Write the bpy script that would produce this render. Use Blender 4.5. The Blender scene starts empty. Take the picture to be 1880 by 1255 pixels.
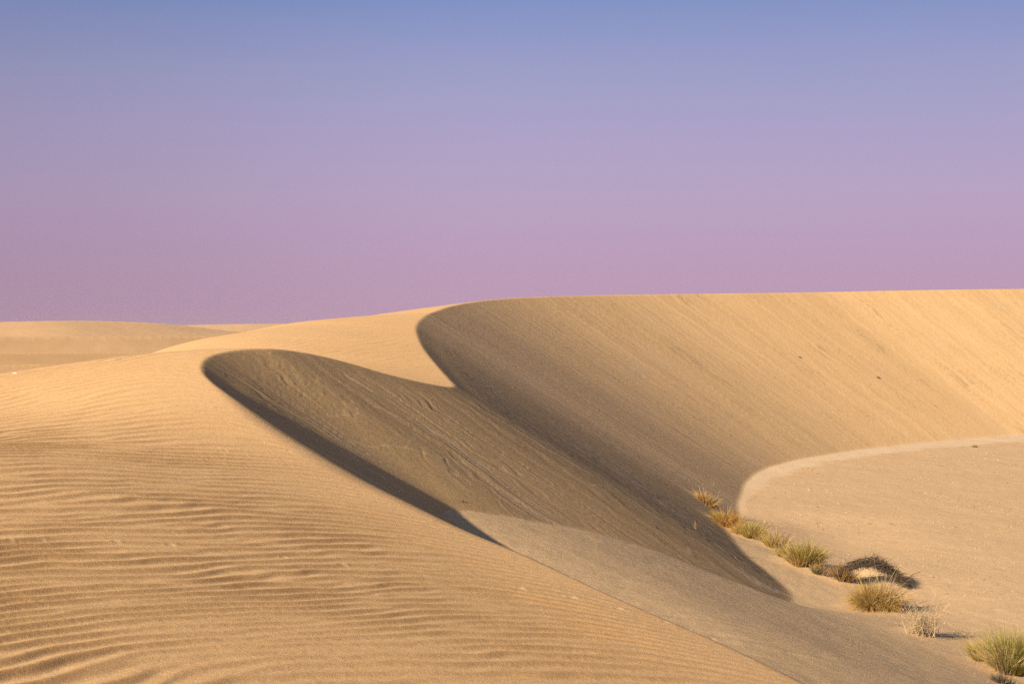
import bpy, math, random
import numpy as np
random.seed(7)
RNG = np.random.default_rng(11)
col = bpy.context.scene.collection
sc = bpy.context.scene
R = math.radians

# ------------------------------------------------------------------ camera
F = 2611.0          # focal length in pixels of the 1880 wide photograph
U0, V0 = 940.0, 612.0   # image column straight ahead, row of the horizon
CAMZ = 5.0
cam = bpy.data.cameras.new('camera')
cam.sensor_width = 36.0
cam.lens = 36.0 * F / 1880.0
cam.clip_start = 0.1
cam.clip_end = 8000
cam_ob = bpy.data.objects.new('camera', cam)
cam_ob.location = (0, 0, CAMZ)
cam_ob.rotation_euler = (R(90) - math.atan((627.5 - V0) / F), 0, 0)
col.objects.link(cam_ob)
sc.camera = cam_ob

# ------------------------------------------------------------------ light
SUN_EL = R(26.3)
SUN_AZ_VEC = (-0.805, -0.593)            # horizontal direction towards the sun
saz = math.atan2(SUN_AZ_VEC[0], SUN_AZ_VEC[1])
sun = bpy.data.lights.new('sun', 'SUN')
sun.energy = 5.0
sun.angle = R(0.5)
sun.color = (1.0, 0.84, 0.61)
sun_ob = bpy.data.objects.new('sun', sun)
sun_ob.rotation_euler = (R(90) - SUN_EL, 0, math.pi - saz)
sun_ob.location = (-40, -20, 40)
col.objects.link(sun_ob)

world = bpy.data.worlds.new('World')
sc.world = world
world.use_nodes = True
nt = world.node_tree
for n in list(nt.nodes):
    nt.nodes.remove(n)
def N(t, kind, **kw):
    n = t.nodes.new(kind)
    for k, v in kw.items():
        setattr(n, k, v)
    return n
out = N(nt, 'ShaderNodeOutputWorld')
bg_sky = N(nt, 'ShaderNodeBackground')
bg_low = N(nt, 'ShaderNodeBackground')
mix = N(nt, 'ShaderNodeMixShader')
sky = N(nt, 'ShaderNodeTexSky')
sky.sky_type = 'NISHITA'
sky.sun_disc = False
sky.sun_elevation = SUN_EL
sky.sun_rotation = saz
sky.altitude = 100
sky.air_density = 1.0
sky.dust_density = 1.0
nt.links.new(sky.outputs[0], bg_sky.inputs[0])
bg_sky.inputs[1].default_value = 0.05
tc = N(nt, 'ShaderNodeTexCoord')
sep = N(nt, 'ShaderNodeSeparateXYZ')
nt.links.new(tc.outputs['Generated'], sep.inputs[0])
ramp = N(nt, 'ShaderNodeValToRGB')
# a faint veil of very thin cloud bends the colour bands a little
mp = N(nt, 'ShaderNodeMapping'); mp.inputs['Scale'].default_value = (1.5, 1.5, 14)
nz = N(nt, 'ShaderNodeTexNoise'); nz.inputs['Scale'].default_value = 1.6; nz.inputs['Detail'].default_value = 3
nt.links.new(tc.outputs['Generated'], mp.inputs[0]); nt.links.new(mp.outputs[0], nz.inputs['Vector'])
ma = N(nt, 'ShaderNodeMath', operation='MULTIPLY_ADD')
nt.links.new(nz.outputs[0], ma.inputs[0]); ma.inputs[1].default_value = 0.022
nt.links.new(sep.outputs[2], ma.inputs[2])
mr = N(nt, 'ShaderNodeMapRange')
mr.inputs['From Min'].default_value = -0.05; mr.inputs['From Max'].default_value = 0.45
nt.links.new(ma.outputs[0], mr.inputs[0])
nt.links.new(mr.outputs[0], ramp.inputs[0])
EXPO = 0.75
def lin(c, k=1.0):
    r = []
    for v in c:
        v = v / 255.0
        r.append((v / 12.92 if v <= 0.04045 else ((v + 0.055) / 1.055) ** 2.4) * k)
    return tuple(r) + (1.0,)
SKYK = 2 ** -EXPO
stops = [(-0.02, (184, 150, 170)), (0.011, (188, 153, 180)), (0.05, (188, 157, 186)), (0.095, (184, 163, 196)),
         (0.14, (172, 163, 200)), (0.18, (156, 159, 200)), (0.225, (129, 147, 197)), (0.30, (92, 119, 178)), (0.45, (56, 80, 128))]
er = ramp.color_ramp
er.interpolation = 'LINEAR'
while len(er.elements) < len(stops):
    er.elements.new(0.5)
for e, (z, c) in zip(er.elements, stops):
    e.position = (z + 0.011 + 0.05) / 0.5
    e.color = lin(c, SKYK)
# the sky is a little deeper away to the left
mrx = N(nt, 'ShaderNodeMapRange'); mrx.interpolation_type = 'SMOOTHSTEP'
mrx.inputs['From Min'].default_value = -0.42; mrx.inputs['From Max'].default_value = 0.02
mrx.inputs['To Min'].default_value = 0.80; mrx.inputs['To Max'].default_value = 1.0
nt.links.new(sep.outputs[0], mrx.inputs[0])
scl = N(nt, 'ShaderNodeVectorMath', operation='SCALE')
nt.links.new(ramp.outputs[0], scl.inputs[0]); nt.links.new(mrx.outputs[0], scl.inputs['Scale'])
nt.links.new(scl.outputs[0], bg_low.inputs[0])
mr2 = N(nt, 'ShaderNodeMapRange')
mr2.inputs['From Min'].default_value = 0.26; mr2.inputs['From Max'].default_value = 0.5
nt.links.new(sep.outputs[2], mr2.inputs[0])
nt.links.new(mr2.outputs[0], mix.inputs[0])
nt.links.new(bg_low.outputs[0], mix.inputs[1])
nt.links.new(bg_sky.outputs[0], mix.inputs[2])
nt.links.new(mix.outputs[0], out.inputs[0])

sc.view_settings.view_transform = 'Standard'
sc.view_settings.look = 'None'
sc.view_settings.exposure = EXPO
sc.view_settings.gamma = 1.0
sc.cycles.max_bounces = 5
sc.cycles.use_denoising = False
sc.cycles.denoiser = 'OPENIMAGEDENOISE'
sc.cycles.denoising_input_passes = 'RGB_ALBEDO_NORMAL'
sc.cycles.denoising_prefilter = 'ACCURATE'

# ------------------------------------------------------------------ helpers
def tag(o, label=None, cat=None, group=None, kind=None):
    if label: o['label'] = label
    if cat: o['category'] = cat
    if group: o['group'] = group
    if kind: o['kind'] = kind
    return o
def ray(u, v, D):
    """world point seen at photo pixel (u, v), D metres ahead of the camera"""
    return np.array([(u - U0) / F * D, D, CAMZ - (v - V0) / F * D])
def sstep(a, b, x):
    t = np.clip((x - a) / (b - a), 0, 1)
    return t * t * (3 - 2 * t)
def smin(a, b, k):
    h = np.clip(0.5 + 0.5 * (b - a) / k, 0, 1)
    return b + (a - b) * h - k * h * (1 - h)
def smax(a, b, k):
    return -smin(-a, -b, k)
def tps_fit(P):
    P = np.array(P, float)
    n = len(P)
    xy, z = P[:, :2] / 10.0, P[:, 2]
    d = np.hypot(*(xy[:, None] - xy[None]).transpose(2, 0, 1))
    K = np.where(d > 0, d * d * np.log(np.maximum(d, 1e-9)), 0) + np.eye(n) * 1e-3
    A = np.zeros((n + 3, n + 3)); A[:n, :n] = K
    A[:n, n] = 1; A[:n, n + 1:] = xy; A[n, :n] = 1; A[n + 1:, :n] = xy.T
    w = np.linalg.solve(A, np.concatenate([z, np.zeros(3)]))
    return xy, w
def tps(fit, x, y):
    xy, w = fit
    x = x / 10.0; y = y / 10.0
    r = w[-3] + w[-2] * x + w[-1] * y
    for (a, b), c in zip(xy, w):
        d2 = (x - a) ** 2 + (y - b) ** 2
        r = r + c * 0.5 * d2 * np.log(d2 + 1e-12)
    return r
# periodic noise tiles made by filtering white noise
NT = 512
kx = np.fft.fftfreq(NT)[:, None] * NT; ky = np.fft.fftfreq(NT)[None] * NT
def make_tile(seed, lo, hi, power=1.6):
    g = np.random.default_rng(seed).normal(size=(NT, NT))
    k = np.hypot(kx, ky)
    filt = np.where((k >= lo) & (k <= hi), np.maximum(k, 1) ** -power, 0)
    t = np.fft.ifft2(np.fft.fft2(g) * filt).real
    return (t / t.std()).astype(np.float32)
def sample(T, x, y):
    """bilinear periodic lookup, one tile per unit of x, y"""
    n = T.shape[0]
    fx = (x % 1.0) * n; fy = (y % 1.0) * n
    ix = np.floor(fx).astype(np.int64); iy = np.floor(fy).astype(np.int64)
    fx = fx - ix; fy = fy - iy
    ix %= n; iy %= n
    jx = (ix + 1) % n; jy = (iy + 1) % n
    fx = fx * fx * (3 - 2 * fx) * 0.5 + fx * 0.5; fy = fy * fy * (3 - 2 * fy) * 0.5 + fy * 0.5
    return (T[ix, iy] * (1 - fx) + T[jx, iy] * fx) * (1 - fy) + (T[ix, jy] * (1 - fx) + T[jx, jy] * fx) * fy
T_LOW = make_tile(1, 3, 40, 1.6)
T_VL = make_tile(8, 1, 7, 1.2)
T_MID = make_tile(2, 12, 200, 1.3)
T_FINE = make_tile(3, 40, 250, 0.6)
# ripples: narrow band complex noise, so that the crests fork and end as wind ripples do
NR, PER = 2048, 16
ra = np.fft.fftfreq(NR)[:, None] * PER          # cycles per ripple along the crest
rb = np.fft.fftfreq(NR)[None] * PER             # cycles per ripple across
g = np.random.default_rng(5).normal(size=(NR, NR)) + 1j * np.random.default_rng(6).normal(size=(NR, NR))
filt = np.exp(-(ra / 0.11) ** 2 / 2 - ((rb - 1.0) / 0.17) ** 2 / 2)
RZ = np.fft.ifft2(np.fft.fft2(g) * filt)
RZ = (RZ / np.sqrt((abs(RZ) ** 2).mean())).astype(np.complex64)
del g, filt

# ------------------------------------------------------------------ the shape of the dune
TAN = 0.60        # slip face at the angle of repose
CREST = [         # photo column, photo row, metres ahead
    (1480, 1255, 8.0), (1325, 1180, 9.2), (1170, 1113, 10.5), (1060, 1063, 11.5), (960, 1015, 12.5), (850, 968, 13.5), (740, 914, 14.5),
    (650, 868, 15.5), (560, 816, 16.5), (485, 770, 17.5), (425, 728, 18.5), (385, 698, 19.4), (371, 680, 20.2), (374, 662, 21.0), (395, 650, 21.8),
    (430, 643, 22.5), (465, 640, 23.0), (500, 640, 23.4), (550, 645, 24.1), (600, 655, 24.7), (650, 668, 25.2),
    (700, 683, 25.7), (760, 698, 26.4), (800, 706, 27.0), (826, 710, 27.6), (834, 706, 28.4), (824, 695, 29.3), (800, 668, 31.2),
    (778, 640, 33.5), (766, 615, 36.0), (764, 600, 38.0), (774, 585, 41.0), (800, 571, 45.0), (840, 559, 50.0),
    (890, 551, 54.5), (950, 546, 58.5), (1040, 543, 63.0), (1200, 540, 69.5), (1360, 538, 75.0), (1504, 536, 79.5),
    (1700, 532, 84.5), (1880, 530, 89.0), (2100, 532, 95.0), (2500, 545, 108.0)]
cp = [ray(*c) for c in CREST]
cp = [np.array([9.0, -14.0, 2.2]), np.array([5.5, -6.0, 2.7]), np.array([3.6, 0.0, 2.95]), np.array([2.5, 4.5, 3.05])] + cp
cp = np.array(cp)
def spline(P, step):
    """centripetal-ish Catmull-Rom through P, resampled about every step(m) metres"""
    out = []
    Q = np.vstack([2 * P[0] - P[1], P, 2 * P[-1] - P[-2]])
    for i in range(1, len(Q) - 2):
        p0, p1, p2, p3 = Q[i - 1], Q[i], Q[i + 1], Q[i + 2]
        L = np.linalg.norm(p2 - p1)
        t0 = 0; t1 = np.linalg.norm(p1 - p0) ** .5; t2 = t1 + L ** .5; t3 = t2 + np.linalg.norm(p3 - p2) ** .5
        n = max(2, int(L / step(p1)))
        for t in np.linspace(t1, t2, n, endpoint=False):
            A1 = (t1 - t) / (t1 - t0) * p0 + (t - t0) / (t1 - t0) * p1
            A2 = (t2 - t) / (t2 - t1) * p1 + (t - t1) / (t2 - t1) * p2
            A3 = (t3 - t) / (t3 - t2) * p2 + (t - t2) / (t3 - t2) * p3
            B1 = (t2 - t) / (t2 - t0) * A1 + (t - t0) / (t2 - t0) * A2
            B2 = (t3 - t) / (t3 - t1) * A2 + (t - t1) / (t3 - t1) * A3
            out.append((t2 - t) / (t2 - t1) * B1 + (t - t1) / (t2 - t1) * B2)
    out.append(P[-1])
    return np.array(out)
CS = spline(cp, lambda p: 0.13 if p[1] < 60 else 0.3)
arc = np.concatenate([[0], np.cumsum(np.hypot(*np.diff(CS[:, :2], axis=0).T))])
slope_c = np.gradient(CS[:, 2]) / np.maximum(np.linalg.norm(np.gradient(CS[:, :2], axis=0), axis=1), 1e-6)
tan_ = np.gradient(CS[:, :2], axis=0); tan_ /= np.linalg.norm(tan_, axis=1)[:, None]

# windward back of the dune, passing through the crest line
wind_pts = [tuple(p) for p in cp[::1]] + [
    (0, 0, 3.40), (-3, 7, 3.58), (0, 6, 3.30), (-4.7, 13, 3.84), (-6.2, 18, 4.05), (-9.0, 25, 4.22), (-7.9, 35, 4.80), (-7.1, 42, 5.20),
    (-4.6, 50, 5.68), (-12.2, 34, 3.2), (-16, 45, 1.8), (-11.3, 50, 3.9), (-10, 60, 4.4), (-6.5, 65, 5.45),
    (0, 75, 6.2), (10, 95, 6.5), (-20, 90, 3.0), (-30, 60, 1.2), (-25, 25, 2.4), (-15, 10, 3.0), (-12, -10, 2.6), (0, -15, 2.4),
    (30, 115, 6.0), (-40, 120, 1), (-45, 10, 1), (0, 130, 5), (60, 150, 6)]
FW = tps_fit(wind_pts)
# low ground: apron of sand under the slip faces and the gravel flat
base_pts = [(-0.87, 20.7, 2.42), (0.3, 22.2, 2.08), (1.43, 23.4, 1.70), (2.9, 24.5, 1.08), (4.2, 25.3, 0.42), (5.04, 25.8, 0.10),
            (1.65, 8.0, 2.93), (0.95, 10.5, 2.74), (0.2, 12.5, 2.36), (0.1, 18.0, 2.16), (1.3, 15, 2.0), (3.3, 12.5, 1.68), (-1.0, 14.5, 2.3), (-1.2, 17.0, 2.2), (-2.6, 18.6, 2.55), (2.5, 4.5, 2.9), (4.5, 5, 2.0), (3.6, 0, 2.6),
            (2.3, 16.0, 1.82), (4.0, 18.0, 1.10), (5.4, 20.5, 0.5), (6.6, 21.5, 0.16), (6.3, 24.5, 0.10), (5.35, 29, 0.25), (6.5, 29, 0.0), (5.25, 34, 0.36), (6.5, 34, 0.02), (5.0, 37, 0.42), (6.3, 38, 0.02),
            (7.6, 20, 0.05), (9, 16, 0.05), (10, 24, 0), (8.5, 30, 0), (8, 40, 0), (12, 50, 0), (14, 36, 0), (20, 25, 0), (20, 60, 0),
            (30, 45, 0), (30, 75, 0), (50, 60, 0), (14, 8, 0), (12, 0, 0.2), (25, 10, 0), (60, 30, 0), (60, 90, 0), (5, 45, 0), (0, 40, 0), (12, -12, 0.3)]
FB = tps_fit(base_pts)

def crest_field(x, y):
    """S: slip face surface carried on past the crest; E: distance to the crest, positive on the
    windward side; A: crest arc length each point's fall line starts from; Dn: distance down it"""
    n = len(x)
    S = np.empty(n, np.float32); E = np.empty(n, np.float32); A = np.empty(n, np.float32); Dn = np.empty(n, np.float32)
    cx = CS[:, 0].astype(np.float32); cy = CS[:, 1].astype(np.float32); cz = CS[:, 2].astype(np.float32)
    M = len(cx)
    step = 20000
    for i in range(0, n, step):
        px = x[i:i + step].astype(np.float32)[:, None]; py = y[i:i + step].astype(np.float32)[:, None]
        dx = px - cx; dy = py - cy
        d = np.sqrt(dx * dx + dy * dy)
        k = d.argmin(1)
        idx = np.arange(len(k))
        kk = np.clip(k, 0, M - 1)
        side = tan_[kk, 0] * dy[idx, kk] - tan_[kk, 1] * dx[idx, kk]
        inside = side > 0
        V = np.where(inside[:, None], -(cz + TAN * d), cz - TAN * d)
        m = V.argmax(1); m1 = np.clip(m, 1, M - 2)
        a, b, c = V[idx, m1 - 1], V[idx, m1], V[idx, m1 + 1]
        den = a - 2 * b + c
        t = np.where(np.abs(den) > 1e-9, 0.5 * (a - c) / np.where(np.abs(den) > 1e-9, den, 1), 0)
        t = np.clip(t, -1, 1)
        v = b - 0.25 * (a - c) * t
        S_far = np.where(inside, -v, v)
        dmin = d[idx, k]
        kc = np.clip(k, 1, M - 2)
        # perpendicular distance to the crest line for a smooth sign change
        perp = np.abs(side); along = np.sqrt(np.maximum(dmin ** 2 - perp ** 2, 0))
        e = np.where(along < 0.3, perp, dmin)
        E[i:i + step] = np.where(inside, e, -e)
        # close to the crest: measure from the crest line itself, not from its sample points
        al = tan_[kk, 0] * dx[idx, kk] + tan_[kk, 1] * dy[idx, kk]
        zc = cz[kk] + al * slope_c[kk]
        S_near = zc + np.where(inside, TAN, -TAN) * perp
        wn = sstep(0.7, 0.3, dmin)
        S[i:i + step] = S_far * (1 - wn) + S_near * wn
        ar = arc[m1] + t * np.where(t > 0, arc[m1 + 1] - arc[m1], arc[m1] - arc[m1 - 1])
        A[i:i + step] = ar
        Dn[i:i + step] = d[idx, m1]
    return S, E, A, Dn

# grid: fine inside the photograph's view, coarse all round behind it
TH = np.concatenate([np.linspace(-180, -60, 25), np.linspace(-56, -28, 15), np.linspace(-26, -22, 9)[:-1], np.arange(-22, 22.0001, 0.037),
                     np.linspace(22, 26, 9)[1:], np.linspace(28, 56, 15), np.linspace(60, 180, 25)])
RR = [0.0, 0.5, 1.0, 1.5, 2, 2.5, 3, 3.5, 4.0, 4.4, 4.8, 5.2]
r = 5.5
while r < 1500:
    RR.append(r)
    r += 0.032 if r < 14 else (0.0023 * r if r < 100 else (0.005 * r if r < 290 else 0.014 * r))
RR = np.array(RR)
th = np.radians(TH)
X = (RR[:, None] * np.sin(th)[None]).ravel()
Y = (RR[:, None] * np.cos(th)[None]).ravel()
RD = np.repeat(RR, len(th))
nr, nc = len(RR), len(th)
print('grid', nr, nc, nr * nc)
# coarse pass to find which points need the crest field
sr, scn = 6, 6
ci = np.arange(0, nr, sr); cj = np.arange(0, nc, scn)
CXg = X.reshape(nr, nc)[np.ix_(ci, cj)]; CYg = Y.reshape(nr, nc)[np.ix_(ci, cj)]
cS, cE, cA, cD = crest_field(CXg.ravel(), CYg.ravel())
near_i = np.clip((np.arange(nr) + sr // 2) // sr, 0, len(ci) - 1)
near_j = np.clip((np.arange(nc) + scn // 2) // scn, 0, len(cj) - 1)
def up(a):
    return a.reshape(len(ci), len(cj))[np.ix_(near_i, near_j)].ravel().copy()
S, E, A, Dn = up(cS), up(cE), up(cA), up(cD)
need = (np.abs(E) < 17) & (RD < 170)
s_, e_, a_, d_ = crest_field(X[need], Y[need])
S[need], E[need], A[need], Dn[need] = s_, e_, a_, d_
far_in = (~need) & (E > 0)
S[far_in] = 1e3
S[(~need) & (E <= 0)] = -1e3

RIDGES = [(-14.0, 40, 0.68, -0.73, 4.12, 9.5, 14, 6, 4), (-20, 62, 0.74, -0.67, 4.12, 11.5, 22, 24, 4), (-34, 118, 0.82, -0.57, 4.74, 14, 50, 75, 4),
          (-82, 270, 0.8, -0.6, 7.3, 34, 120, 75, 2), (-57, 390, 0.6, -0.8, 7.6, 60, 150, 130, 2), (0, 800, 0, -1, 7.5, 160, 300, 4000, 4),
          (300, 400, 0, -1, 5, 80, 150, 200, 2)]
def far_dunes(x, y):
    """rolling dunes beyond the flat, each a long asymmetric ridge"""
    z = 0 * x - 0.8
    warp = sample(T_LOW, x / 900.0 + .3, y / 900.0) * 9
    for (px, py, gx, gy, h, wl, wb, sx, sb) in RIDGES:
        # px, py: a point of the crest; (gx, gy): way the lee side faces; wl, wb: widths of lee and back
        w1 = warp * math.hypot(px, py) / 700.0
        n_ = (x - px) * gx + (y - py) * gy + w1
        a_ = -(x - px) * gy + (y - py) * gx
        lee = np.exp(-np.maximum(n_, 0) / wl); back = np.exp(-(np.minimum(n_, 0) / wb) ** 2)
        z = np.maximum(z, -0.8 + (h + 0.8) * np.where(n_ > 0, lee, back) * np.exp(-np.abs(a_ / sx) ** sb))
    return z

W = tps(FW, X, Y)
B = tps(FB, X, Y)
farw = sstep(120, 190, RD)
FD = far_dunes(X, Y)
W = W * (1 - farw) + FD * farw
W = np.maximum(W, -0.8)
leftfar = sstep(30, 34, RD)
W = np.where((leftfar > 0) & (X < 5), smax(W, FD, 0.4) * leftfar + W * (1 - leftfar), W)
flat = sstep(70, 130, RD) + sstep(0, -6, Y)
B = B * (1 - np.clip(flat, 0, 1))
B = np.where(X > 7.5, B * (1 - sstep(7.5, 11, X)), B)
B = np.where(Y > 40, B * (1 - sstep(40, 44, Y)), B)

# sand relief ----------------------------------------------------------
inside_w = E > 0
near_w = sstep(80, 35, RD)
# wind ripples on the back
crowd = np.exp(-np.maximum(E, 0) / 0.8) * sstep(30, 22, RD)
bend = 2.6 * crowd
yy = np.maximum(Y, 0.0)
lam0, lam1 = 0.215, 0.0095
qc = np.log1p(lam1 / lam0 * yy) / lam1                 # integral of 1/lambda(y)
q = qc + (-1.30 * X + bend + 0.24 * sample(T_VL, X / 15.0, Y / 15.0) + 0.045 * sample(T_LOW, X / 11.0, Y / 13.0)) / (lam0 + lam1 * yy)
p = (X + 0.95 * Y) / (lam0 + lam1 * 12.0)
z_ = sample(RZ, p * PER / NR, q * PER / NR)
ph = np.angle(z_); am = np.clip(np.abs(z_), 0, 1.3)
ripple = (np.sin(ph) + 0.22 * np.sin(2 * ph)) * am ** 0.6
patch = 0.85 + 0.20 * np.clip(sample(T_VL, X / 14.0 + .4, Y / 14.0 + .2), -2, 2)
r_amp = (0.0096 * sstep(40, 6, RD) + 0.0025) * (0.72 + 0.28 * sstep(6.5, 10, RD)) / (1 + 0.8 * crowd) * (0.15 + 0.85 * sstep(0.0, 0.8, E)) * patch * sstep(75, 45, RD) * (0.75 + 0.25 * sstep(21, 11, RD))
z2_ = sample(RZ, p * 0.45 * PER / NR + .31, q * 0.42 * PER / NR + .17)
rip = ripple * r_amp + 0.20 * np.sin(np.angle(z2_)) * np.abs(z2_) ** 1.3 * r_amp * sstep(13, 7, RD + 0.5 * X)
big = 0.003 * sample(T_LOW, (X * 0.35 - Y * 0.1) / 6.0, (Y - 0.35 * X) / 6.0) * sstep(0.3, 2.5, E) * near_w
Wz = W + (rip + big) * (RD > 3)

# avalanche streaks on the slip faces (they follow the fall lines)
fa = A + 0.10 * sample(T_LOW, X / 12.0, Y / 12.0)
st1 = sample(T_MID, fa / 10.0, Dn / 900.0 + fa / 4000)
st2 = sample(T_FINE, fa / 14.0 + .37, Dn / 1300.0)
st3 = sample(T_VL, fa / 18.0 + .1, Dn / 160.0)
ap_u = X * 0.30 - Y * 0.95
ap_t = sample(T_MID, ap_u / 7.0, (X + 0.3 * Y) / 160.0)
slip_depth = sstep(0.02, 0.8, -E)
# where fall lines from far apart meet, the streaks die out
AG = A.reshape(nr, nc)
ga = np.zeros_like(AG)
cell = np.maximum(RR[:, None] * np.gradient(th)[None], 1e-3)
ga[:, :] = np.abs(np.gradient(AG, axis=1)) / cell + np.abs(np.gradient(AG, axis=0)) / np.gradient(RR)[:, None]
for ax in (0, 1):
    for rep_ in range(2):
        cs = np.cumsum(np.pad(ga, [(7, 7) if a == ax else (0, 0) for a in (0, 1)], mode='edge'), axis=ax)
        ga = (cs[14:] - cs[:-14])/14 if ax == 0 else (cs[:, 14:] - cs[:, :-14]) / 14
        ga = ga[:nr, :nc]
        if ga.shape != (nr, nc): ga = np.pad(ga, [(0, nr - ga.shape[0]), (0, nc - ga.shape[1])], mode='edge')
slip_calm = (1 / (1 + (np.maximum(ga - 1.2, 0) / 1.2) ** 2)).ravel()
slip_depth = slip_depth * slip_calm
st1 = st1 * slip_calm; st2 = st2 * slip_calm
rough_c = np.exp(-((X + 3.6) / 1.3) ** 2 - ((Y - 22.6) / 1.1) ** 2) + 0.8 * np.exp(-((X + 2.2) / 1.5) ** 2 - ((Y - 21.6) / 0.7) ** 2)
lump = np.clip(sample(T_MID, fa / 7.0, Dn / 22.0) * sample(T_LOW, X / 5.0, Y / 5.0 + .6), -1.5, 2.2) * np.clip(rough_c, 0, 1)
Sz = S + slip_depth * ((0.0034 - 0.0008 * sstep(26, 45, RD)) * st1 + (0.0020 - 0.0008 * sstep(26, 45, RD)) * st2 + 0.003 * st3 + 0.0009 * lump)

# sand of the apron and the flat
Bz = B + 0.0035 * np.clip(ap_t, -2, 2) * sstep(34, 28, Y) * sstep(6.2, 5.2, X) + 0.004 * sample(T_LOW, X / 9.0, Y / 14.0) * sstep(120, 60, RD)
# low hummocks of sand caught by the plants
def hummock(cx, cy, rx, ry, h):
    return h * np.exp(-((X - cx) / rx) ** 2 - ((Y - cy) / ry) ** 2)
HUMS = []

def arc_at(D):      # crest arc length where the near half of the crest is D metres ahead
    k0 = np.argmin(np.hypot(CS[:, 0] - ray(830, 710, 27.6)[0], CS[:, 1] - 27.6))
    return np.interp(D, CS[:k0 // 2, 1], arc[:k0 // 2])
a0 = arc[np.argmin(np.hypot(CS[:, 0] - ray(371, 680, 20.2)[0], CS[:, 1] - 20.2))]
brink = 0.03 + 0.13 * sstep(a0 - 10.5, a0 - 5.0, A) * sstep(a0 - 0.8, a0 - 3.5, A)
low = smax(Sz, Bz, 0.05)
Z = np.where(E > 0, smin(Wz, np.maximum(S, Bz + 0.0), brink), low)
Z = np.where(E > 0, np.maximum(Z, np.minimum(Wz, 1e9) - 0.3), Z)
hy = smin(Wz, low, brink)
Z = np.where(np.abs(E) < 1.2, hy, Z)
Z = np.where(E <= -1.2, low, Z)
Z = np.where(E >= 1.2, Wz, Z)

is_wind = (E > 0)
is_slip = (~is_wind) & (Sz > Bz - 0.01)
is_base = (~is_wind) & (~is_slip)

# ------------------------------------------------------------------ lookups on the finished ground
ZG = Z.reshape(nr, nc)
def ground(x, y):
    r_ = math.hypot(x, y); t_ = math.degrees(math.atan2(x, y))
    i = int(np.clip(np.searchsorted(RR, r_) - 1, 0, nr - 2)); j = int(np.clip(np.searchsorted(TH, t_) - 1, 0, nc - 2))
    a = (r_ - RR[i]) / (RR[i + 1] - RR[i]); b = (t_ - TH[j]) / (TH[j + 1] - TH[j])
    return float((ZG[i, j] * (1 - a) + ZG[i + 1, j] * a) * (1 - b) + (ZG[i, j + 1] * (1 - a) + ZG[i + 1, j + 1] * a) * b)
def hit(u, v, dmin=6.0):
    """first point of the ground along the ray through photo pixel (u, v)"""
    t = math.degrees(math.atan2((u - U0) / F, 1.0))
    j = int(np.clip(np.searchsorted(TH, t), 0, nc - 1))
    Dg = RR * math.cos(math.radians(TH[j]))
    zr = CAMZ - (v - V0) / F * Dg
    ok = np.nonzero((ZG[:, j] >= zr) & (Dg > dmin))[0]
    if len(ok) == 0: return None
    i = ok[0]
    D = Dg[i]
    return np.array([(u - U0) / F * D, D, ZG[i, j]])

# ------------------------------------------------------------------ colours (albedo, with some shade painted in)
def rgb(*c): return np.array(c, np.float32)
C_WIND = rgb(0.65, 0.41, 0.205)
C_WIND2 = rgb(0.62, 0.388, 0.19)
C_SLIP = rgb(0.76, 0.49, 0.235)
C_SLIP_SHADE = rgb(0.445, 0.292, 0.142)
C_APRON = rgb(0.57, 0.39, 0.22)
C_FLAT = rgb(0.57, 0.385, 0.22)
C_RIM = rgb(0.64, 0.475, 0.31)
Cc = np.empty((len(X), 3), np.float32)
Cc[:] = C_WIND
def blend(mask, c):
    global Cc
    m = np.clip(mask, 0, 1)[:, None].astype(np.float32)
    Cc = Cc * (1 - m) + c * m
blend(0.5 + 0.35 * sample(T_LOW, X / 30, Y / 30), C_WIND2)
# wind-sorted redder grains on each ripple, with ripple light and shade painted in
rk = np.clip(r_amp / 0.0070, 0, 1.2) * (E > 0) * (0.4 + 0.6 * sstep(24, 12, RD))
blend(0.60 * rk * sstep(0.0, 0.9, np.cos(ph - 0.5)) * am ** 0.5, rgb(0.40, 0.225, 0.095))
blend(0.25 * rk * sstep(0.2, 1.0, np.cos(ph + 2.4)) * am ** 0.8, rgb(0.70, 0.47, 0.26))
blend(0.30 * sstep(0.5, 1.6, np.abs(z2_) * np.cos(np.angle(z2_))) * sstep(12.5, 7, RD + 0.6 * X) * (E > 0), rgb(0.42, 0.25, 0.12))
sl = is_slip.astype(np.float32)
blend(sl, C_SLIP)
blend(sl * np.clip(sstep(43, 33, RD) * 0.9 + 0.06 + 0.10 * st3, 0, 1), C_SLIP_SHADE)  # near face: browner sand, with its shade painted into the colour
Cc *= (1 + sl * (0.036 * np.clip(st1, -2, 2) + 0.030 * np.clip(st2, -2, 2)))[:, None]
# sparse threads of paler, coarser grains that rolled down the face
thr = sample(T_MID, fa / 9.0 + .71, Dn / 1500.0) + 0.6 * sample(T_LOW, fa / 30.0, Dn / 25.0)
blend(sl * sstep(1.25, 2.0, thr) * (0.35 + 0.3 * sstep(34, 26, RD)), rgb(0.72, 0.52, 0.32))
blend(sl * sstep(-1.6, -2.4, thr) * 0.4, rgb(0.36, 0.25, 0.14))
ba = is_base.astype(np.float32)
flatmask = ba * sstep(5.7, 6.8, X - 0.02 * (Y - 26) + 0.14 * np.clip(Y - 36.5, 0, 14) + 0.15 * sample(T_MID, X / 9, Y / 9))
blend(ba, C_APRON)
blend(ba * sstep(2.0, 2.6, ap_t + 0.3 * sample(T_LOW, X / 6, Y / 6)) * 0.35 * sstep(32, 27, Y), rgb(0.60, 0.44, 0.27))
blend(flatmask, C_FLAT)
gap = np.maximum(Bz - Sz, 0) / TAN            # metres out from the toe of the slip face
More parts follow.
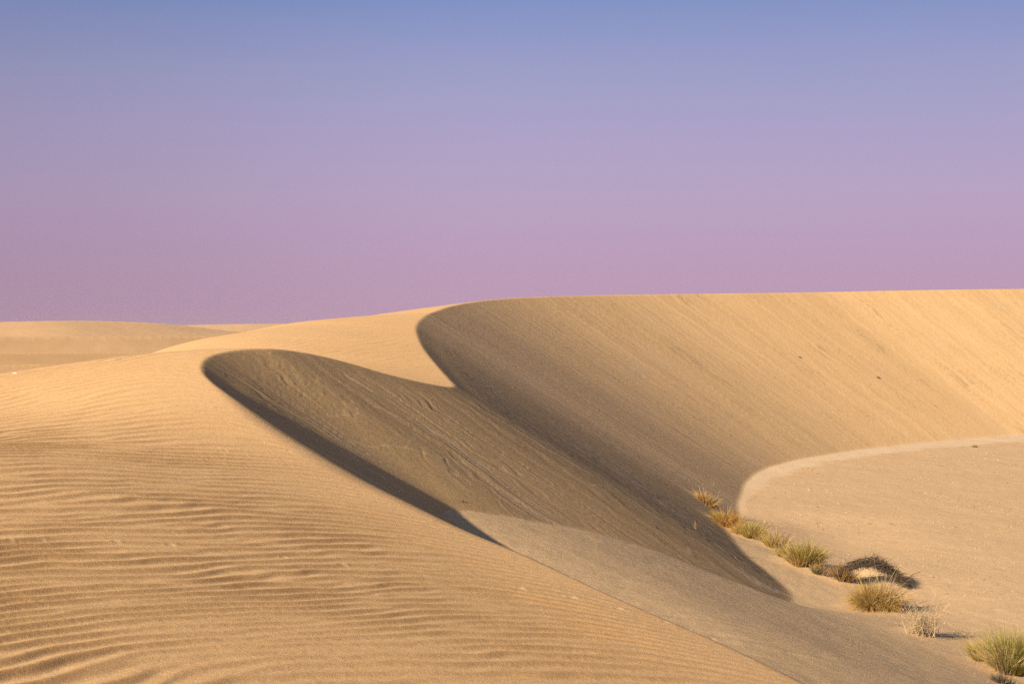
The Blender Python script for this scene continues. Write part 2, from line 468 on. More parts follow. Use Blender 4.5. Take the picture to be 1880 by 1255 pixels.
rim = flatmask * sstep(1.9, 1.2, gap / TAN * TAN / (0.16 + 0.055 * np.maximum(Y - 42, 0)) + 0.18 * sample(T_LOW, X / 11, Y / 20)) * sstep(36, 40, Y) * (0.45 + 0.55 * sstep(42, 54, Y))
blend(rim, C_RIM)
Cc *= (1 + 0.012 * sample(T_VL, X / 7, Y / 7) + 0.015 * sample(T_MID, X / 5, Y / 5))[:, None]
gravel = flatmask * (1 - rim)

# ------------------------------------------------------------------ small marks pressed into the sand
X2 = X.reshape(nr, nc); Y2 = Y.reshape(nr, nc); C2 = Cc.reshape(nr, nc, 3)
def press(pt, rx, ry, dz, colour=None, amt=0.6, ring=0.0):
    r_ = math.hypot(pt[0], pt[1]); t_ = math.degrees(math.atan2(pt[0], pt[1]))
    R_ = 2.6 * max(rx, ry)
    i0, i1 = np.searchsorted(RR, r_ - R_), np.searchsorted(RR, r_ + R_)
    da = math.degrees(R_ / r_)
    j0, j1 = np.searchsorted(TH, t_ - da), np.searchsorted(TH, t_ + da)
    if i1 <= i0 or j1 <= j0: return
    sl_ = (slice(i0, i1), slice(j0, j1))
    d2 = ((X2[sl_] - pt[0]) / rx) ** 2 + ((Y2[sl_] - pt[1]) / ry) ** 2
    w = np.exp(-d2)
    ZG[sl_] += -dz * w + ring * np.exp(-(np.sqrt(d2) - 1.5) ** 2 * 3)
    if colour is not None:
        a = (np.clip(w * 1.4, 0, 1) * amt)[..., None]
        C2[sl_] = C2[sl_] * (1 - a) + np.array(colour, np.float32) * a
for (u, v, wpx) in [(1299, 924, 46), (1337, 966, 66), (1382, 988, 54), (1424, 1005, 50), (1474, 1038, 80), (1508, 1055, 44), (1549, 1068, 42), (1612, 1116, 90), (1690, 1164, 60), (1806, 1214, 50), (1862, 1236, 96), (1600, 1056, 60)]:
    h_ = hit(u, v)
    rr_ = wpx * h_[1] / F
    press(h_, rr_ * 0.55, rr_ * 0.6, -(0.24 if (u, v) == (1600, 1056) else 0.13) * rr_)       # sand caught round each plant
Cc = C2.reshape(-1, 3)
PALE = (0.72, 0.53, 0.32)
for (u, v, wpx) in [(955, 1080, 20), (1050, 1097, 24), (1136, 1118, 22), (1221, 1142, 20), (1308, 1174, 18), (1392, 1214, 18), (628, 1036, 22), (520, 1024, 18), (312, 1001, 24), (212, 994, 20),
                    (78, 992, 14), (18, 990, 16), (412, 826, 12), (452, 835, 9), (530, 829, 12), (500, 838, 8), (858, 1062, 14)]:
    h_ = hit(u, v)
    if h_ is None: continue
    wd = wpx * h_[1] / F
    press(h_, wd * 0.32, wd * 0.5, 0.05 * wd, PALE, 0.45, 0.03 * wd)
    press(h_ + np.array([wd * .45, -wd * .7, 0]), wd * 0.22, wd * 0.4, 0.03 * wd, PALE, 0.35)
TRACKS = [  # little dotted trails of animals on the near slip face
    [(600, 762), (625, 764), (655, 762), (654, 745)], [(742, 822), (752, 808), (762, 796), (756, 780), (748, 766)],
    [(762, 796), (790, 818), (820, 838), (850, 858), (866, 868)], [(640, 808), (680, 822), (715, 818), (750, 824), (790, 836), (850, 850), (905, 860), (960, 872), (1010, 893)],
    [(748, 766), (768, 762), (766, 752)], [(820, 866), (850, 876), (866, 892)],
    [(970, 785), (985, 800), (1005, 815), (1020, 826)], [(905, 740), (900, 728)], [(1095, 890), (1120, 892), (1115, 905)]]
for line in TRACKS:
    for (a, b) in zip(line[:-1], line[1:]):
        n = max(1, int(math.hypot(b[0] - a[0], b[1] - a[1]) / 4.2))
        for k in range(n):
            t_ = k / n
            h_ = hit(a[0] + (b[0] - a[0]) * t_, a[1] + (b[1] - a[1]) * t_)
            if h_ is not None: press(h_, 0.012 * h_[1] / 22, 0.03 * h_[1] / 22, 0.003, (0.72, 0.53, 0.32), 0.55)
for k in range(110):   # slipped crumbs and scars high on the near slip face
    u = random.gauss(520, 55); v = random.gauss(700, 34) + (u - 520) * 0.55
    h_ = hit(u, v)
    if h_ is not None and not (h_[1] < 20.6):
        q_ = random.uniform(.5, 1.6)
        press(h_, 0.016 * q_, 0.03 * q_, random.choice((-1, 1)) * 0.003 * q_, random.choice((None, (0.62, 0.44, 0.26), (0.36, 0.25, 0.13))), 0.3)

# ------------------------------------------------------------------ mesh objects of the ground
def node_mat(name):
    m = bpy.data.materials.new(name); m.use_nodes = True
    t = m.node_tree
    for n in list(t.nodes): t.nodes.remove(n)
    o = N(t, 'ShaderNodeOutputMaterial'); b = N(t, 'ShaderNodeBsdfPrincipled')
    b.inputs['Roughness'].default_value = 0.95
    b.inputs['Specular IOR Level'].default_value = 0.08
    t.links.new(b.outputs[0], o.inputs[0])
    return m, t, b
def sand_material(name, grain=0.10, bump=0.004, gravel=False):
    m, t, b = node_mat(name)
    at = N(t, 'ShaderNodeAttribute'); at.attribute_name = 'tint'
    tcn = N(t, 'ShaderNodeTexCoord')
    n1 = N(t, 'ShaderNodeTexNoise'); n1.inputs['Scale'].default_value = 16; n1.inputs['Detail'].default_value = 7; n1.inputs['Roughness'].default_value = 0.85
    t.links.new(tcn.outputs['Object'], n1.inputs['Vector'])
    mrn = N(t, 'ShaderNodeMapRange')
    mrn.inputs['From Min'].default_value = 0.3; mrn.inputs['From Max'].default_value = 0.7
    mrn.inputs['To Min'].default_value = 1 - grain; mrn.inputs['To Max'].default_value = 1 + grain
    t.links.new(n1.outputs[0], mrn.inputs[0])
    vm = N(t, 'ShaderNodeVectorMath', operation='SCALE')
    t.links.new(at.outputs['Color'], vm.inputs[0]); t.links.new(mrn.outputs[0], vm.inputs['Scale'])
    last = vm.outputs[0]
    if gravel:
        ga = N(t, 'ShaderNodeAttribute'); ga.attribute_name = 'gravel'
        for sc_, c, lo, hi, amt in ((16, (0.70, 0.57, 0.41), 0.10, 0.16, 0.8), (20, (0.20, 0.14, 0.10), 0.08, 0.13, 0.75), (42, (0.30, 0.21, 0.14), 0.14, 0.26, 0.55), (37, (0.66, 0.52, 0.35), 0.12, 0.22, 0.6)):
            vo = N(t, 'ShaderNodeTexVoronoi'); vo.inputs['Scale'].default_value = sc_ / 2.0
            vo.inputs['Randomness'].default_value = 1
            t.links.new(tcn.outputs['Object'], vo.inputs['Vector'])
            mk = N(t, 'ShaderNodeMapRange'); mk.inputs['From Min'].default_value = hi; mk.inputs['From Max'].default_value = lo
            mk.inputs['To Max'].default_value = amt
            t.links.new(vo.outputs['Distance'], mk.inputs[0])
            # only some cells carry a stone
            sepc = N(t, 'ShaderNodeSeparateColor'); t.links.new(vo.outputs['Color'], sepc.inputs[0])
            gt = N(t, 'ShaderNodeMath', operation='GREATER_THAN'); gt.inputs[1].default_value = 0.55
            t.links.new(sepc.outputs[0], gt.inputs[0])
            mu = N(t, 'ShaderNodeMath', operation='MULTIPLY'); t.links.new(mk.outputs[0], mu.inputs[0]); t.links.new(gt.outputs[0], mu.inputs[1])
            mu2 = N(t, 'ShaderNodeMath', operation='MULTIPLY'); t.links.new(mu.outputs[0], mu2.inputs[0]); t.links.new(ga.outputs['Fac'], mu2.inputs[1])
            mx = N(t, 'ShaderNodeMix'); mx.data_type = 'RGBA'
            t.links.new(mu2.outputs[0], mx.inputs[0]); t.links.new(last, mx.inputs[6]); mx.inputs[7].default_value = c + (1,)
            last = mx.outputs[2]
    t.links.new(last, b.inputs['Base Color'])
    bp = N(t, 'ShaderNodeBump'); bp.inputs['Strength'].default_value = 1.0; bp.inputs['Distance'].default_value = bump
    t.links.new(n1.outputs[0], bp.inputs['Height']); t.links.new(bp.outputs[0], b.inputs['Normal'])
    return m

idx = np.arange(nr * nc).reshape(nr, nc)
quads = np.stack([idx[:-1, :-1], idx[:-1, 1:], idx[1:, 1:], idx[1:, :-1]], -1).reshape(-1, 4)
def submesh(name, qsel, mat, label, cat, extra=None):
    q = quads[qsel]
    used, inv = np.unique(q.ravel(), return_inverse=True)
    me = bpy.data.meshes.new(name)
    nv, nf = len(used), len(q)
    me.vertices.add(nv); me.loops.add(nf * 4); me.polygons.add(nf)
    co = np.stack([X[used], Y[used], Z[used]], -1).astype(np.float32)
    me.vertices.foreach_set('co', co.ravel())
    # quads were laid out clockwise seen from above: reverse for upward normals
    me.loops.foreach_set('vertex_index', inv.reshape(-1, 4)[:, ::-1].astype(np.int32).ravel())
    me.polygons.foreach_set('loop_start', np.arange(0, nf * 4, 4, dtype=np.int32))
    me.polygons.foreach_set('use_smooth', np.ones(nf, bool))
    me.update(calc_edges=True)
    ca = me.color_attributes.new('tint', 'FLOAT_COLOR', 'POINT')
    c4 = np.ones((nv, 4), np.float32); c4[:, :3] = Cc[used]
    ca.data.foreach_set('color', c4.ravel())
    if extra is not None:
        fa_ = me.attributes.new('gravel', 'FLOAT', 'POINT')
        fa_.data.foreach_set('value', extra[used].astype(np.float32))
    me.materials.append(mat)
    o = bpy.data.objects.new(name, me); col.objects.link(o)
    tag(o, label, cat, kind='structure')
    return o
fm = quads[:, 0]
q_far = RD[fm] > 56
q_far &= (W[fm] <= FD[fm] + 0.35) | (RD[fm] > 150)
q_far &= E[fm] > 0
q_far |= RD[fm] > 190
q_flat = (~q_far) & is_base[fm]
q_dune = ~(q_far | q_flat)
m_sand = sand_material('dune_sand', 0.17, 0.008)
m_flat = sand_material('gravelly_sand', 0.20, 0.010, gravel=True)
m_far = sand_material('far_sand', 0.03, 0.0)
submesh('sand_dune', q_dune, m_sand, 'large pale orange sand dune with rippled back and two scooped slip faces', 'dune')
submesh('gravel_flat', q_flat, m_flat, 'flat pebbly sand at the foot of the dune with its smooth apron', 'ground', gravel)
submesh('distant_dunes', q_far, m_far, 'low hazy dunes along the horizon on the left', 'dunes')

# ------------------------------------------------------------------ haze
def build_haze():
    me = bpy.data.meshes.new('haze')
    x0, x1, y0, y1, z0, z1 = -1520, 1520, -1520, 1520, float(Z.min()) - 1.5, float(Z.max()) + 0.8
    v = [(x0, y0, z0), (x1, y0, z0), (x1, y1, z0), (x0, y1, z0), (x0, y0, z1), (x1, y0, z1), (x1, y1, z1), (x0, y1, z1)]
    f = [(3, 2, 1, 0), (4, 5, 6, 7), (0, 1, 5, 4), (1, 2, 6, 5), (2, 3, 7, 6), (3, 0, 4, 7)]
    me.from_pydata(v, [], f); me.update()
    m = bpy.data.materials.new('dusty_air'); m.use_nodes = True
    t = m.node_tree
    for n in list(t.nodes): t.nodes.remove(n)
    o = N(t, 'ShaderNodeOutputMaterial'); pv = N(t, 'ShaderNodeVolumePrincipled')
    pv.inputs['Color'].default_value = (0.86, 0.74, 0.78, 1)
    pv.inputs['Density'].default_value = 0.0005
    pv.inputs['Anisotropy'].default_value = 0.1
    t.links.new(pv.outputs[0], o.inputs['Volume'])
    me.materials.append(m)
    ob = bpy.data.objects.new('haze', me); col.objects.link(ob)
    tag(ob, 'thin dusty air paling the dunes along the horizon', 'haze', kind='stuff')
build_haze()

# ------------------------------------------------------------------ stones
def stone_bm(verts, faces, cols, c, r, colour, rs):
    """a squashed, irregular eight-sided stone"""
    b = len(verts)
    ph = rs.uniform(0, 6.28)
    n = 6
    for lev, (k, hz) in enumerate(((1.0, -0.2), (0.95, 0.25), (0.55, 0.6))):
        for i in range(n):
            a = ph + i * 6.2832 / n + lev * 0.4
            q = r * k * rs.uniform(0.75, 1.15)
            verts.append((c[0] + q * math.cos(a), c[1] + q * 0.8 * math.sin(a), c[2] + r * hz * rs.uniform(0.8, 1.1))); cols.append(colour)
    verts.append((c[0], c[1], c[2] + r * 0.68)); cols.append(colour)
    for lev in range(2):
        for i in range(n):
            faces.append((b + lev * n + i, b + lev * n + (i + 1) % n, b + (lev + 1) * n + (i + 1) % n, b + (lev + 1) * n + i))
    for i in range(n):
        faces.append((b + 2 * n + i, b + 2 * n + (i + 1) % n, b + 3 * n))
m_tint, t_, b_ = node_mat('tinted_matter')
at_ = N(t_, 'ShaderNodeAttribute'); at_.attribute_name = 'tint'
nn_ = N(t_, 'ShaderNodeTexNoise'); nn_.inputs['Scale'].default_value = 60; nn_.inputs['Detail'].default_value = 3
mm_ = N(t_, 'ShaderNodeMapRange'); mm_.inputs['To Min'].default_value = 0.75; mm_.inputs['To Max'].default_value = 1.25
t_.links.new(nn_.outputs[0], mm_.inputs[0])
mm_.inputs['From Min'].default_value = 0.2; mm_.inputs['From Max'].default_value = 0.8
vv_ = N(t_, 'ShaderNodeVectorMath', operation='SCALE')
t_.links.new(at_.outputs['Color'], vv_.inputs[0]); t_.links.new(mm_.outputs[0], vv_.inputs['Scale']); t_.links.new(vv_.outputs[0], b_.inputs['Base Color'])
# blades let a little light through
m_leaf = bpy.data.materials.new('grass_blade'); m_leaf.use_nodes = True
tl = m_leaf.node_tree
for n in list(tl.nodes): tl.nodes.remove(n)
lo = N(tl, 'ShaderNodeOutputMaterial'); ld = N(tl, 'ShaderNodeBsdfDiffuse'); lt = N(tl, 'ShaderNodeBsdfTranslucent'); lm = N(tl, 'ShaderNodeMixShader')
la = N(tl, 'ShaderNodeAttribute'); la.attribute_name = 'tint'
lm.inputs[0].default_value = 0.3
tl.links.new(la.outputs['Color'], ld.inputs[0]); tl.links.new(la.outputs['Color'], lt.inputs[0])
tl.links.new(ld.outputs[0], lm.inputs[1]); tl.links.new(lt.outputs[0], lm.inputs[2]); tl.links.new(lm.outputs[0], lo.inputs[0])

def mesh_ob(name, verts, faces, cols, mat, parent=None, smooth=False):
    me = bpy.data.meshes.new(name)
    me.from_pydata([tuple(v) for v in verts], [], faces)
    ca = me.color_attributes.new('tint', 'FLOAT_COLOR', 'POINT')
    c4 = np.ones((len(verts), 4), np.float32); c4[:, :3] = np.array(cols, np.float32)
    ca.data.foreach_set('color', c4.ravel())
    if smooth: me.polygons.foreach_set('use_smooth', np.ones(len(faces), bool))
    me.materials.append(mat)
    o = bpy.data.objects.new(name, me); col.objects.link(o)
    if parent: o.parent = parent
    return o

rs = random.Random(3)
V_, F_, C_ = [], [], []
n_st = 0
while n_st < 14000:
    D = 17 + (rs.random() ** 0.75) * 50
    x = rs.uniform(5.6, 0.40 * D + 2)
    if x < 5.6 or x < 6.3 + 0.0 * D: continue
    # hash into clusters: coarse patches of stones, bare sand between
    cl = float(sample(T_LOW, np.array([x / 14.0]), np.array([D / 26.0]))[0])
    if cl < rs.uniform(-1.6, 1.2): continue
    r_ = math.hypot(x, D); tt = math.degrees(math.atan2(x, D))
    i = int(np.searchsorted(RR, r_)); j = int(np.clip(np.searchsorted(TH, tt), 0, nc - 1))
    if gravel[i * nc + j] < 0.8: continue
    sz = min(0.024, rs.paretovariate(3.0) * 0.0058) * (0.75 + D / 70.0)
    cc = rs.choice([(0.52, 0.38, 0.24), (0.48, 0.34, 0.21), (0.44, 0.31, 0.19), (0.34, 0.25, 0.16), (0.22, 0.15, 0.10), (0.30, 0.2, 0.13), (0.44, 0.31, 0.2), (0.50, 0.37, 0.24)] + ([(0.70, 0.58, 0.43)] if rs.random() < .08 else []))
    stone_bm(V_, F_, C_, (x, D, ground(x, D)), sz, cc, rs)
    n_st += 1
peb = mesh_ob('pebbles', V_, F_, C_, m_tint)
tag(peb, 'pale and dark pebbles strewn over the flat sand', 'pebbles', kind='stuff')
def single_stone(u, v, size, c, label, nm='stone'):
    h_ = hit(u, v)
    vv, ff, cc = [], [], []
    stone_bm(vv, ff, cc, (0, 0, 0), size, c, rs)
    o = mesh_ob(nm, vv, ff, cc, m_tint); o.location = h_ + np.array([0, 0, size * 0.2])
    tag(o, label, 'stone')
single_stone(1468, 658, 0.075, (0.16, 0.11, 0.06), 'tiny dark stone halfway up the far slip face, the left one of two')
single_stone(1612, 695, 0.10, (0.17, 0.10, 0.05), 'small dark stone low on the bright right part of the far slip face')

# ------------------------------------------------------------------ plants
def add_blade(V, Fc, Cl, base, direction, length, width, droop, c0, c1, seg=4):
    d = np.array(direction, float); d /= np.linalg.norm(d)
    p = np.array(base, float)
    side = np.cross(d, (random.gauss(0, 1), random.gauss(0, 1), random.gauss(0, .3)))
    side /= (np.linalg.norm(side) + 1e-9)
    b = len(V)
    for k in range(seg + 1):
        t = k / seg
        w = width * (1 - t) ** 0.7 * 0.5 + 0.0006
        c = np.array(c0) * (1 - t) + np.array(c1) * t
        V.append(p + side * w); V.append(p - side * w); Cl.append(c); Cl.append(c)
        p = p + d * (length / seg)
        d = d + np.array((0, 0, -droop / seg)); d /= np.linalg.norm(d)
    for k in range(seg):
        Fc.append((b + 2 * k, b + 2 * k + 1, b + 2 * k + 3, b + 2 * k + 2))
def add_twig(V, Fc, Cl, pts, r0, r1, c):
    b = len(V); n = len(pts); m = 4
    for k, p in enumerate(pts):
        r_ = r0 + (r1 - r0) * k / (n - 1)
        t = pts[min(k + 1, n - 1)] - pts[max(k - 1, 0)]; t = t / (np.linalg.norm(t) + 1e-9)
        a = np.cross(t, (0.3, 0.2, 1.0)); a /= (np.linalg.norm(a) + 1e-9); bb = np.cross(t, a)
        for q in range(m):
            an = q * 6.2832 / m
            V.append(p + (a * math.cos(an) + bb * math.sin(an)) * r_); Cl.append(c)
    for k in range(n - 1):
        for q in range(m):
            Fc.append((b + k * m + q, b + k * m + (q + 1) % m, b + (k + 1) * m + (q + 1) % m, b + (k + 1) * m + q))
def root(name, loc, label, cat, group=None):
    o = bpy.data.objects.new(name, None); o.empty_display_size = 0.2; col.objects.link(o)
    o.location = loc
    return tag(o, label, cat, group)
GRN = [(0.31, 0.25, 0.045), (0.40, 0.30, 0.06), (0.48, 0.35, 0.10), (0.20, 0.18, 0.035)]
YEL = [(0.46, 0.33, 0.13), (0.38, 0.26, 0.09), (0.50, 0.38, 0.18)]
ORG = [(0.50, 0.27, 0.07), (0.42, 0.21, 0.06), (0.55, 0.34, 0.12)]
BRN = [(0.24, 0.14, 0.07), (0.17, 0.10, 0.05), (0.32, 0.2, 0.1)]
STR = [(0.55, 0.42, 0.25), (0.48, 0.36, 0.2), (0.38, 0.28, 0.16)]
def vary(c):
    k = random.uniform(0.75, 1.25)
    return tuple(min(1, v * k * random.uniform(0.93, 1.07)) for v in c)
def tussock(name, label, u, v, wpx, hpx, sets, n, group=None, droop=0.9, spread=0.75, cat='grass tuft', depth=0.8, at=None):
    """sets: list of (part name, palette, share, height factor)"""
    h_ = hit(u, v) if at is None else np.array(at)
    sc_ = h_[1] / F
    rad = wpx * sc_ * 0.52; H = hpx * sc_ * 0.80
    o = root(name, h_, label, cat, group)
    if n > 400 and sets[-1][0] != 'pale_stalks' and cat == 'grass tuft':
        sets = sets + [('pale_stalks', STR, 0.05, 1.35)]
    for (pn, pal, share, hf) in sets:
        V, Fc, Cl = [], [], []
        sub = [(random.uniform(-.85, .85), random.uniform(-.7, .7), random.uniform(.55, 1.2)) for _ in range(7)]
        for k in range(int(n * share)):
            cx_, cy_, ch = random.choice(sub)
            a = random.uniform(0, 6.283); q = random.random() ** 0.7
            bx = rad * 0.55 * (cx_ + 0.35 * q * math.cos(a)); by = rad * depth * 0.55 * (cy_ + 0.35 * q * math.sin(a))
            out_ = spread * random.random() ** 0.8
            d = (out_ * math.cos(a) + 0.5 * cx_ * spread, out_ * math.sin(a) + 0.5 * cy_ * spread, 1.0)
            L = H * hf * ch * random.uniform(0.55, 1.12) * (1.08 + 0.25 * out_)
            gz = ground(h_[0] + bx, h_[1] + by) - h_[2]
            add_blade(V, Fc, Cl, (bx, by, gz - 0.02), d, L, random.uniform(0.005, 0.010) * (0.6 + h_[1] / 60), droop * random.uniform(0.3, 1.6) * (0.4 + out_), vary(random.choice(pal)), vary(tuple(c * 1.15 for c in random.choice(pal))))
        mesh_ob(pn, V, Fc, Cl, m_leaf, o)
    return o
G_ROW = 'grass tussocks in a row along the foot of the dune'
tussock('grass_tuft', 'golden dry grass tuft highest up the slope, at the far end of the row', 1297, 926, 40, 27, [('dry_blades', YEL + ORG, 1.0, 1.0), ('pale_stalks', STR, 0.12, 1.35)], 620, G_ROW, 1.1)
tussock('grass_tussock', 'rust orange and green tussock just below the golden tuft', 1337, 966, 66, 40, [('dry_blades', ORG, 0.6, 0.95), ('green_blades', GRN, 0.5, 0.8), ('pale_stalks', STR, 0.08, 1.25)], 1000, G_ROW)
tussock('grass_tussock', 'low olive green tussock beside the rust orange one', 1382, 988, 54, 34, [('green_blades', GRN[:3], 0.7, 1.0), ('dry_blades', YEL, 0.4, 0.95)], 800, G_ROW)
tussock('grass_tussock', 'small yellowed tussock between two green ones', 1424, 1005, 48, 36, [('dry_blades', YEL + STR, 0.75, 1.0), ('green_blades', GRN[1:3], 0.3, 0.95)], 700, G_ROW)
tussock('grass_tussock', 'broad bright green tussock in the middle of the row', 1474, 1038, 76, 50, [('green_blades', GRN, 0.75, 1.05), ('dry_blades', YEL + ORG, 0.35, 0.75)], 1300, G_ROW)
tussock('grass_tussock', 'low dull olive tussock touching the dead arched bush', 1508, 1055, 44, 24, [('green_blades', [(0.26, 0.22, 0.09), (0.20, 0.17, 0.07)], 0.5, 1.0), ('dry_blades', BRN + STR, 0.3, 1.0)], 420, G_ROW)
tussock('grass_tuft', 'small brown tuft tucked under the left end of the dead arched bush', 1549, 1068, 42, 36, [('dry_blades', BRN + ORG[:1], 0.85, 1.0), ('green_blades', GRN[2:3], 0.2, 0.9)], 600, G_ROW)
tussock('grass_tussock', 'big round bushy tussock, olive on top and rusty below, in front of the dead bush', 1612, 1116, 84, 62, [('green_blades', [(0.42, 0.29, 0.09), (0.33, 0.24, 0.06), (0.50, 0.34, 0.12)], 0.6, 1.05), ('dry_blades', ORG + YEL + BRN[:1], 0.6, 0.85)], 2300, G_ROW, 1.7, 0.95)
tussock('grass_tussock', 'small thin pale green tussock left of the largest green one', 1806, 1214, 50, 44, [('green_blades', GRN[1:3] + [(0.26, 0.22, 0.10)], 0.7, 1.0), ('dry_blades', STR, 0.4, 1.0)], 480, G_ROW, 0.5)
tussock('grass_tussock', 'tallest vivid green tussock at the lower right corner of the picture', 1862, 1236, 96, 76, [('green_blades', [(0.26, 0.245, 0.045), (0.36, 0.30, 0.07), (0.20, 0.19, 0.04)], 0.75, 1.05), ('dry_blades', YEL + STR, 0.45, 0.85)], 2300, G_ROW, 0.8, 0.8)
tussock('grass_tussock', 'low straw and olive tussock filling the gap left of the broad bright green one', 1446, 1022, 50, 30, [('green_blades', GRN[1:3], 0.5, 1.0), ('dry_blades', YEL + STR, 0.5, 0.9)], 650, G_ROW)
tussock('grass_tussock', 'low ragged tussock wedged between the rust orange one and the olive green one', 1360, 980, 46, 26, [('green_blades', GRN[:3], 0.5, 1.0), ('dry_blades', ORG + YEL, 0.4, 1.0)], 560, G_ROW)
tussock('dead_tuft', 'dark withered tuft of dead stems below the tallest green tussock', 1846, 1256, 66, 26, [('stems', [(0.09, 0.07, 0.05), (0.15, 0.11, 0.07), (0.30, 0.22, 0.13)], 1.0, 1.0)], 420, None, 0.7)
tussock('green_sprig', 'tiny green sprig alone near the far edge of the flat', 1790, 821, 12, 8, [('leaves', [(0.13, 0.15, 0.03), (0.2, 0.2, 0.05)], 1.0, 1.0)], 110, None, 0.8, 1.2, 'sprig')
tussock('dry_sprig', 'thin straw coloured sprig on the dark slip face below the golden tuft', 1276, 970, 9, 20, [('stalks', YEL, 1.0, 1.0)], 14, None, 0.5, 0.5, 'sprig')
tussock('dry_sprig', 'bit of dry stalks at the foot of the near slip face beside the shadow', 848, 921, 16, 10, [('stalks', STR + BRN, 1.0, 1.0)], 26, None, 1.2, 1.3, 'sprig')
tussock('dry_sprig', 'faint straw sprig on the far slip face just above the golden tuft', 1308, 893, 8, 16, [('stalks', YEL, 1.0, 1.0)], 8, None, 0.5, 0.4, 'sprig')

# dead bush bowed over into an arch
def arch_bush():
    p0 = hit(1545, 1064); D = p0[1]; k = D / F
    o = root('dead_bush', p0, 'dark dead bush bowed over in an arch above a patch of bright sand', 'bush')
    def P(u, v, dy=0.0): return np.array([(u - 1545) * k, dy, -(v - 1064) * k])
    path = [(1532, 1056), (1552, 1042), (1575, 1034), (1600, 1031), (1622, 1040), (1642, 1053), (1658, 1067)]
    V, Fc, Cl = [], [], []; V2, F2, C2_ = [], [], []
    for s_ in range(22):
        off = random.gauss(0, 1.0); dy0 = random.gauss(0, 0.10)
        n0 = random.choice((0, 0, 1)); n1 = random.choice((4, 5, 6, 6))
        pts = [P(u + random.gauss(0, 1.5), v + off * (0.4 + i_ * 0.8) + random.gauss(0, 1.2), dy0 + random.gauss(0, .03) - 0.05 * i_) for i_, (u, v) in enumerate(path)][n0:n1 + 1]
        pts = [pts[0]] + [x_ for a_, b__ in zip(pts[:-1], pts[1:]) for x_ in ((a_ + b__) / 2 + np.random.default_rng(s_).normal(0, .008, 3), b__)]
        c = vary((0.075, 0.055, 0.04))
        add_twig(V, Fc, Cl, pts, random.uniform(0.006, 0.014), 0.003, c)
        for iq_, q_ in enumerate(pts):
            for _ in range(random.choice((2, 4)) if iq_ < 4 else 11):
                t = random.random()
                base = q_ + np.array([random.gauss(0, .05), random.gauss(0, .04), random.gauss(0, .02)])
                dirn = np.array([random.uniform(-0.3, 1.8), random.gauss(0, .8), random.uniform(-0.9, 1.0)])
                if base[0] > 75 * k: dirn[2] -= 0.5
                L = random.uniform(0.05, 0.26)
                add_blade(V2, F2, C2_, base, dirn, L, 0.008, random.uniform(-0.5, 0.8), vary((0.07, 0.055, 0.04)), vary((0.12, 0.09, 0.06)), 2)
    for (a_, b__) in [((1590, 1034), (1606, 1016)), ((1560, 1040), (1552, 1026)), ((1646, 1058), (1668, 1062)), ((1648, 1066), (1662, 1072)), ((1600, 1032), (1616, 1020)), ((1625, 1042), (1640, 1036)), ((1534, 1048), (1533, 1034))]:
        add_twig(V, Fc, Cl, [P(*a_), (P(*a_) + P(*b__)) / 2 + np.array([0, 0, .01]), P(*b__)], 0.005, 0.002, (0.09, 0.07, 0.05))
    mesh_ob('branches', V, Fc, Cl, m_tint, o); mesh_ob('twigs', V2, F2, C2_, m_tint, o)
arch_bush()
def dry_bush():
    p0 = hit(1692, 1166); k = p0[1] / F
    o = root('dry_bush', p0, 'leafless straw grey bush of thin upright twigs right of the round tussock', 'bush')
    V, Fc, Cl = [], [], []; V2, F2, C2_ = [], [], []
    for s_ in range(85):
        a = random.uniform(0, 6.283); sp = random.random() ** .7
        d = np.array([math.cos(a) * sp * 0.8 + 0.12, math.sin(a) * sp * 0.6, 1.0]); L = random.uniform(0.25, 0.62) * (1 - 0.2 * sp)
        if s_ < 4: d = np.array([(-0.45, 0.9, 1.3, 0.2)[s_], 0.1, (1.0, .55, .35, 1)[s_]]); L = (0.62, .7, .75, .66)[s_]
        d /= np.linalg.norm(d)
        b = np.array([random.gauss(0, .10), random.gauss(0, .08), -0.02])
        pts = [b]
        for q_ in range(4):
            pts.append(pts[-1] + d * L / 4); d = d + np.array([random.gauss(0, .12), random.gauss(0, .12), random.gauss(0, .08)]); d /= np.linalg.norm(d)
        c = vary(random.choice([(0.42, 0.33, 0.22), (0.26, 0.20, 0.14), (0.5, 0.38, 0.22)]))
        add_twig(V, Fc, Cl, pts, random.uniform(0.003, 0.006), 0.0015, c)
        for _ in range(5):
            q_ = random.choice(pts[1:])
            add_blade(V2, F2, C2_, q_, (random.gauss(0, .8), random.gauss(0, .8), random.uniform(0.1, 1)), random.uniform(.06, .16), 0.005, 0.2, vary((0.42, 0.32, 0.2)), vary((0.5, 0.38, 0.22)), 2)
    mesh_ob('branches', V, Fc, Cl, m_tint, o); mesh_ob('twigs', V2, F2, C2_, m_tint, o)
dry_bush()
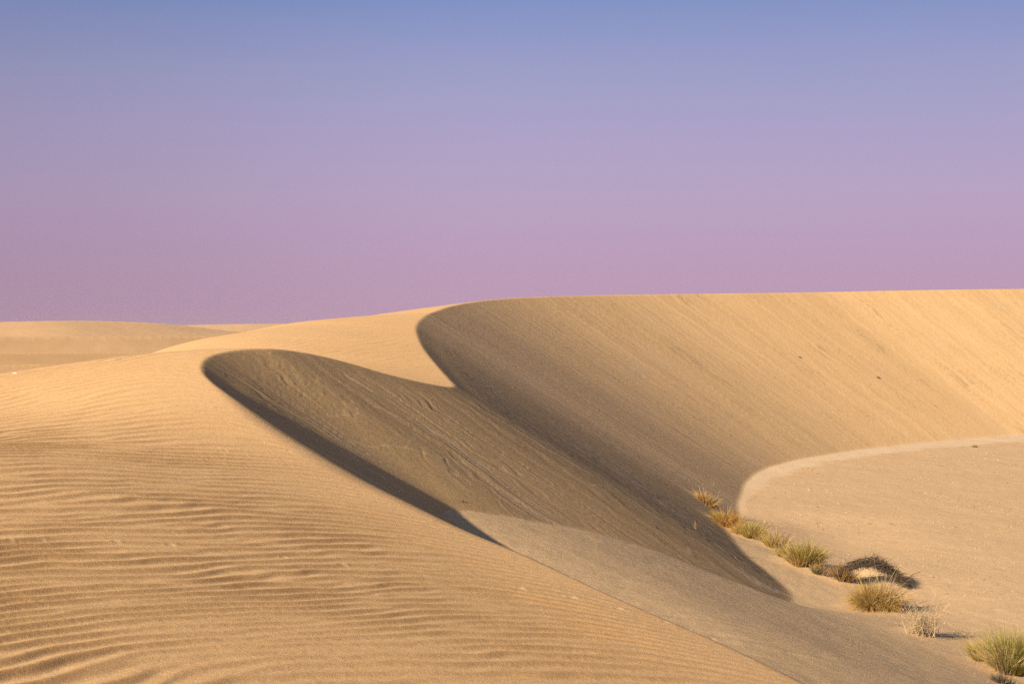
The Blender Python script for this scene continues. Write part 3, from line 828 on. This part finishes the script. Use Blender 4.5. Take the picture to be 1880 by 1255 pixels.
def stick(u0, v0, u1, v1, label):
    a = hit(u0, v0); k = a[1] / F
    e = np.array([(u1 - u0) * k, 0.05, -(v1 - v0) * k + 0.02])
    V, Fc, Cl = [], [], []
    add_twig(V, Fc, Cl, [np.zeros(3) + (0, 0, .01), e * .35 + (0, 0, .02), e * .7 + (0, 0.02, .015), e], 0.008, 0.004, (0.17, 0.11, 0.07))
    o = mesh_ob('stick', V, Fc, Cl, m_tint); o.location = a; tag(o, label, 'stick')
stick(1672, 1058, 1696, 1052, 'short bent brown stick lying right of the arched bush')
# scrap of white by the dry bush, and a white lump at the left edge
def scrap(u, v, w, h, label, nm, cat, c=(0.75, 0.73, 0.70)):
    p0 = hit(u, v)
    V, Fc, Cl = [], [], []
    n = 7
    for j in range(3):
        for i in range(n):
            t = i / (n - 1)
            V.append((w * (t - .5), (j - 1) * w * .35, h * (0.25 + 0.75 * math.sin(t * 3.14) * (1 if j == 1 else .35)) + random.uniform(-.1, .1) * h)); Cl.append(c)
    for j in range(3):
        for i in range(n):
            x_, y_, z__ = V[j * n + i]; V.append((x_, y_, z__ - h * 0.5)); Cl.append(c)
    T = 3 * n
    for j in range(2):
        for i in range(n - 1):
            q_ = (j * n + i, j * n + i + 1, (j + 1) * n + i + 1, (j + 1) * n + i)
            Fc.append(q_); Fc.append(tuple(T + e for e in q_[::-1]))
    for i in range(n - 1):
        Fc.append((i + 1, i, T + i, T + i + 1)); Fc.append((2 * n + i, 2 * n + i + 1, T + 2 * n + i + 1, T + 2 * n + i))
    for j in range(2):
        Fc.append((j * n, (j + 1) * n, T + (j + 1) * n, T + j * n)); Fc.append(((j + 1) * n + n - 1, j * n + n - 1, T + j * n + n - 1, T + (j + 1) * n + n - 1))
    o = mesh_ob(nm, V, Fc, Cl, m_tint, smooth=True); o.location = p0; tag(o, label, cat)
scrap(1701, 1164, 0.07, 0.03, 'small crumpled white scrap at the foot of the leafless bush', 'white_scrap', 'litter')
scrap(28, 686, 0.07, 0.022, 'small white lump on the brow of the dune at the far left edge', 'white_stone', 'stone', (0.8, 0.74, 0.66))
